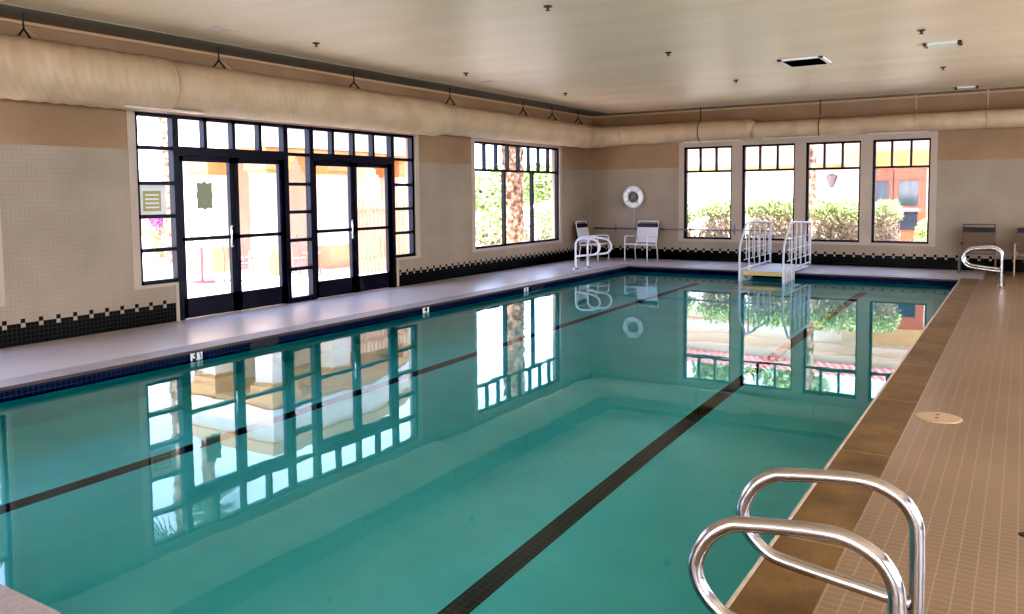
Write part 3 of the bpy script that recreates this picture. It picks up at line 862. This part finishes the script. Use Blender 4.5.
def tree(x,y,h,r,lb,seed,mat='leaf',n=3600,size=.26):
    t = empty('leafy_tree', (x,y,0), lb, 'tree', 'trees beyond the windows')
    MB().tube([(x,y,-.03),(x+.1,y,h*.6)], [.14,.07], 8).build('tree_bole', M['trunk'], t)
    m = MB(); rnd = random.Random(seed)
    for k in range(6):
        leaves(m, (x+rnd.uniform(-.5,.5)*r,y+rnd.uniform(-.5,.5)*r,h-r*.5+rnd.uniform(-.4,.25)*r), (r*.6,r*.6,r*.5), n//6, size, seed=seed*10+k)
    m.build('foliage', M[mat], t)
tree(-10.5,10.5,2.9,1.5,'green tree in the left pane of the left wall window',31)
tree(-11,17.6,3.1,1.6,'green tree in the right pane of the left wall window',32)
tree(-14,13.5,2.6,1.5,'small green tree behind the thick palm trunk',33)
tree(-16,21,3.2,2.0,'farther green tree beyond the palms',34)
tree(-.6,11.5,6.0,1.6,'tall green tree above the clay tile roof, behind the first end window',35,n=1800)
tree(2.2,12.5,6.1,1.4,'tall green tree above the clay tile roof, behind the second end window',36,n=1800)
for i,(x,y,r,h,lb) in enumerate(((-4.6,2.4,.8,1.1,'low dry shrub at the left of the left wall window'),(-5.0,4.2,.9,1.0,'low grey green shrub behind the palm base'),(-5.2,6.4,.9,1.15,'low green shrub at the right of the left wall window'))):
    e = empty('garden_shrub', (x,y,0), lb, 'shrub', 'garden shrubs beyond the left wall window')
    m = MB(); leaves(m,(x,y,h*.5),(r,r*.8,h*.55),1500,.13,seed=50+i); m.build('foliage', M['leaf' if i!=1 else 'twig'], e)
    m = MB(); leaves(m,(x,y-.1,h*.35),(r*1.1,r*.85,h*.4),900,.12,seed=60+i); m.build('dry_stems', M['twig'], e)
    
bg = empty('bougainvillea', (-7.2,-7.9,0), 'magenta flowering bush at the left of the first door', 'shrub')
leaves(MB(), (-9.6,-6.15,1.25), (.3,.3,.55), 700, .12, seed=71).build('blossom', M['magenta'], bg)
leaves(MB(), (-9.6,-6.15,.6), (.3,.3,.65), 500, .12, seed=72).build('foliage', M['leaf'], bg)
bg.location = (-9.6,-6.15,0)
for ch in bg.children: ch.location = Vector((-7.2,-7.9,0))-Vector((-9.6,-6.15,0))

# patio tables and chairs on the plaza
def patio_table(x,y,lb):
    t = empty('patio_table', (x,y,0), lb, 'table', 'patio tables on the plaza')
    MB().lathe((x,y,.70), [(0,.02),(.45,.02),(.46,0),(0,-.01)], 28).build('tabletop', M['white_metal'], t)
    MB().cyl(x,y,0,.70,.03).build('pedestal', M['pink'], t); MB().lathe((x,y,-.03), [(0,.05),(.24,.03),(.25,0)], 20).build('table_base', M['pink'], t)
patio_table(-4.2,-9.0,'round patio table seen low through the first door')
patio_table(-5.6,-10.3,'round patio table seen through the side glass left of the doors')
def patio_chair():
    r = empty('patio_chair', (0,0,0), 'x', 'chair', 'patio chairs on the plaza')
    MB().box(-.22,.22,-.22,.22,.43,.455).build('seat', M['pink'], r)
    m = MB()
    for k in range(6): m.tube([(-.2+k*.08,.21,.45),(-.2+k*.08,.27,.86)], .010, 6)
    m.tube([(-.23,.27,.87),(.23,.27,.87)], .014, 6); m.build('backrest', M['pink'], r)
    for a in (-.2,.2):
        for b_ in (-.2,.2): MB().tube([(a,b_,.44),(a*1.1,b_*1.1,-.03)], .012, 6).build('leg', M['pink'], r)
    return r
pc = patio_chair()
for i,(x,y,a,lb) in enumerate(((-4.9,-9.35,.5,'faded red patio chair left of the table seen through the first door'),(-3.7,-8.5,3.6,'faded red patio chair near the arcade column, by the first door'),
        (-6.1,-10.7,1.2,'faded red patio chair in the lower side glass, left one'),(-6.3,-9.75,4.2,'faded red patio chair in the lower side glass, behind the small table'),(-3.3,-6.95,2.4,'faded red patio chair before the column between the two doors'))):
    o = pc if i==0 else copy_tree(pc); o.location = (x,y,0); o.rotation_euler.z = a; o['label'] = lb

# perimeter garden wall far out
tag(MB().box(-24,-23.8,-30,30,-.03,1.4).build('wall_garden', M['tan_pale']), kind='structure')

# unseen right and near wall glazing, made up to let the fill lamps in
n = 8
for (a,b_) in RW:
    w = empty(f'window_{n}', (XR,(a+b_)/2,ZB), kind='structure'); n += 1
    m = MB(); m.box(XR+.05,XR+.13,a,b_,ZB,ZB+.05).box(XR+.05,XR+.13,a,b_,ZT-.05,ZT).box(XR+.05,XR+.13,a,b_,2.17,2.22)
    for k in range(5): c_ = a+(b_-a)*k/4; m.box(XR+.05,XR+.13,c_-.03,c_+.03,ZB,ZT)
    m.build('window_frame', M['frame'], w)  # frame of the added window
    g = MB(); g.quad((XR+.09,a,ZB),(XR+.09,b_,ZB),(XR+.09,b_,ZT),(XR+.09,a,ZT)); g.build('glass_pane', M['glass'], w)  # pane of the added window
for (a,b_) in ((1.5,6.),(7.5,12.)):
    w = empty(f'window_{n}', ((a+b_)/2,YN,ZB), kind='structure'); n += 1
    m = MB(); m.box(a,b_,YN-.13,YN-.05,ZB,ZB+.05).box(a,b_,YN-.13,YN-.05,ZT-.05,ZT).box(a,b_,YN-.13,YN-.05,2.17,2.22)
    for k in range(5): c_ = a+(b_-a)*k/4; m.box(c_-.03,c_+.03,YN-.13,YN-.05,ZB,ZT)
    m.build('window_frame', M['frame'], w)
    g = MB(); g.quad((a,YN-.09,ZB),(b_,YN-.09,ZB),(b_,YN-.09,ZT),(a,YN-.09,ZT)); g.build('glass_pane', M['glass'], w)

# ------------------------------------------------------------------ light
wd = bpy.data.worlds.new('sky'); scn.world = wd; wd.use_nodes = True
nt = wd.node_tree; bgn = nt.nodes['Background']
tc = nt.nodes.new('ShaderNodeTexCoord'); sp = nt.nodes.new('ShaderNodeSeparateXYZ'); nt.links.new(tc.outputs['Generated'], sp.inputs[0])
rp = nt.nodes.new('ShaderNodeValToRGB'); nt.links.new(sp.outputs['Z'], rp.inputs[0])
rp.color_ramp.elements[0].position = 0; rp.color_ramp.elements[0].color = (.70,.81,1.0,1)
rp.color_ramp.elements[1].position = .7; rp.color_ramp.elements[1].color = (.42,.58,1.0,1)
nt.links.new(rp.outputs[0], bgn.inputs[0]); bgn.inputs[1].default_value = 5.6

def lamp(name, typ, loc, rot, energy, color=(1,1,1), **kw):
    l = bpy.data.lights.new(name, typ); l.energy = energy; l.color = color
    for k, v in kw.items(): setattr(l, k, v)
    o = bpy.data.objects.new(name, l); col.objects.link(o); o.location = loc; o.rotation_euler = rot; return o
sd = Vector((-.04,-.30,1.0)).normalized()
lamp('sun', 'SUN', (0,0,20), sd.to_track_quat('Z','Y').to_euler(), 15.0, (1,.88,.72), angle=.02)
# added fill lamps outside the made-up right and near wall windows
for (a,b_) in RW:
    lamp('side_fill','AREA',(XR+.35,(a+b_)/2,1.7),(0,PI/2,0), 260, (1,.95,.88), shape='RECTANGLE', size=2.2, size_y=b_-a)
for (a,b_) in ((1.5,6.),(7.5,12.)):
    lamp('end_fill','AREA',((a+b_)/2,YN-.35,1.7),(PI/2,0,0), 320, (1,.95,.88), shape='RECTANGLE', size=b_-a, size_y=2.2)
# portals at the glazed openings
def portal(loc, rot, sx, sy):
    o = lamp('portal','AREA',loc,rot,1,shape='RECTANGLE',size=sx,size_y=sy); o.data.cycles.is_portal = True
portal((-.18,(W1[0]+W1[1])/2,1.4),(0,-PI/2,0),2.8,5.7)
portal((-.18,(W2[0]+W2[1])/2,1.66),(0,-PI/2,0),2.3,3.7)
portal((-.18,(W0[0]+W0[1])/2,1.66),(0,-PI/2,0),2.3,3.7)
portal((5.27,.18,1.66),(-PI/2,0,0),5.6,2.3)

# ------------------------------------------------------------------ camera
cam = bpy.data.cameras.new('camera'); co = bpy.data.objects.new('camera', cam); col.objects.link(co); scn.camera = co
C = Vector((8.9471,-17.9519,1.55))*1.085
yw, pi_, ro, f, sy = .5604, -.0697, -.0094, 815.1232, -56.0132
F = Vector((-math.sin(yw)*math.cos(pi_), math.cos(yw)*math.cos(pi_), math.sin(pi_)))
R = Vector((math.cos(yw), math.sin(yw), 0)); U = R.cross(F)
R2 = R*math.cos(ro)+U*math.sin(ro); U2 = -R*math.sin(ro)+U*math.cos(ro)
mt = Matrix(((R2.x,U2.x,-F.x,C.x),(R2.y,U2.y,-F.y,C.y),(R2.z,U2.z,-F.z,C.z),(0,0,0,1)))
co.matrix_world = mt
cam.sensor_fit = 'HORIZONTAL'; cam.sensor_width = 36; cam.lens = f*36/1024
cam.shift_y = sy/1024; cam.clip_start = .05; cam.clip_end = 300

# ------------------------------------------------------------------ colour and sampling
scn.view_settings.view_transform = 'Standard'; scn.view_settings.look = 'Medium High Contrast'
scn.view_settings.use_curve_mapping = True
scn.view_settings.curve_mapping.black_level = (.012,.012,.012)
scn.view_settings.curve_mapping.update()
scn.view_settings.exposure = 0.12; scn.view_settings.gamma = 1.0
cy = scn.cycles
cy.max_bounces = 12; cy.diffuse_bounces = 6; cy.glossy_bounces = 5; cy.transmission_bounces = 6; cy.transparent_max_bounces = 16
cy.sample_clamp_indirect = 6; cy.use_denoising = True
try: cy.denoiser = 'OPENIMAGEDENOISE'
except Exception: pass
cy.caustics_refractive = True; cy.caustics_reflective = False; cy.blur_glossy = .3
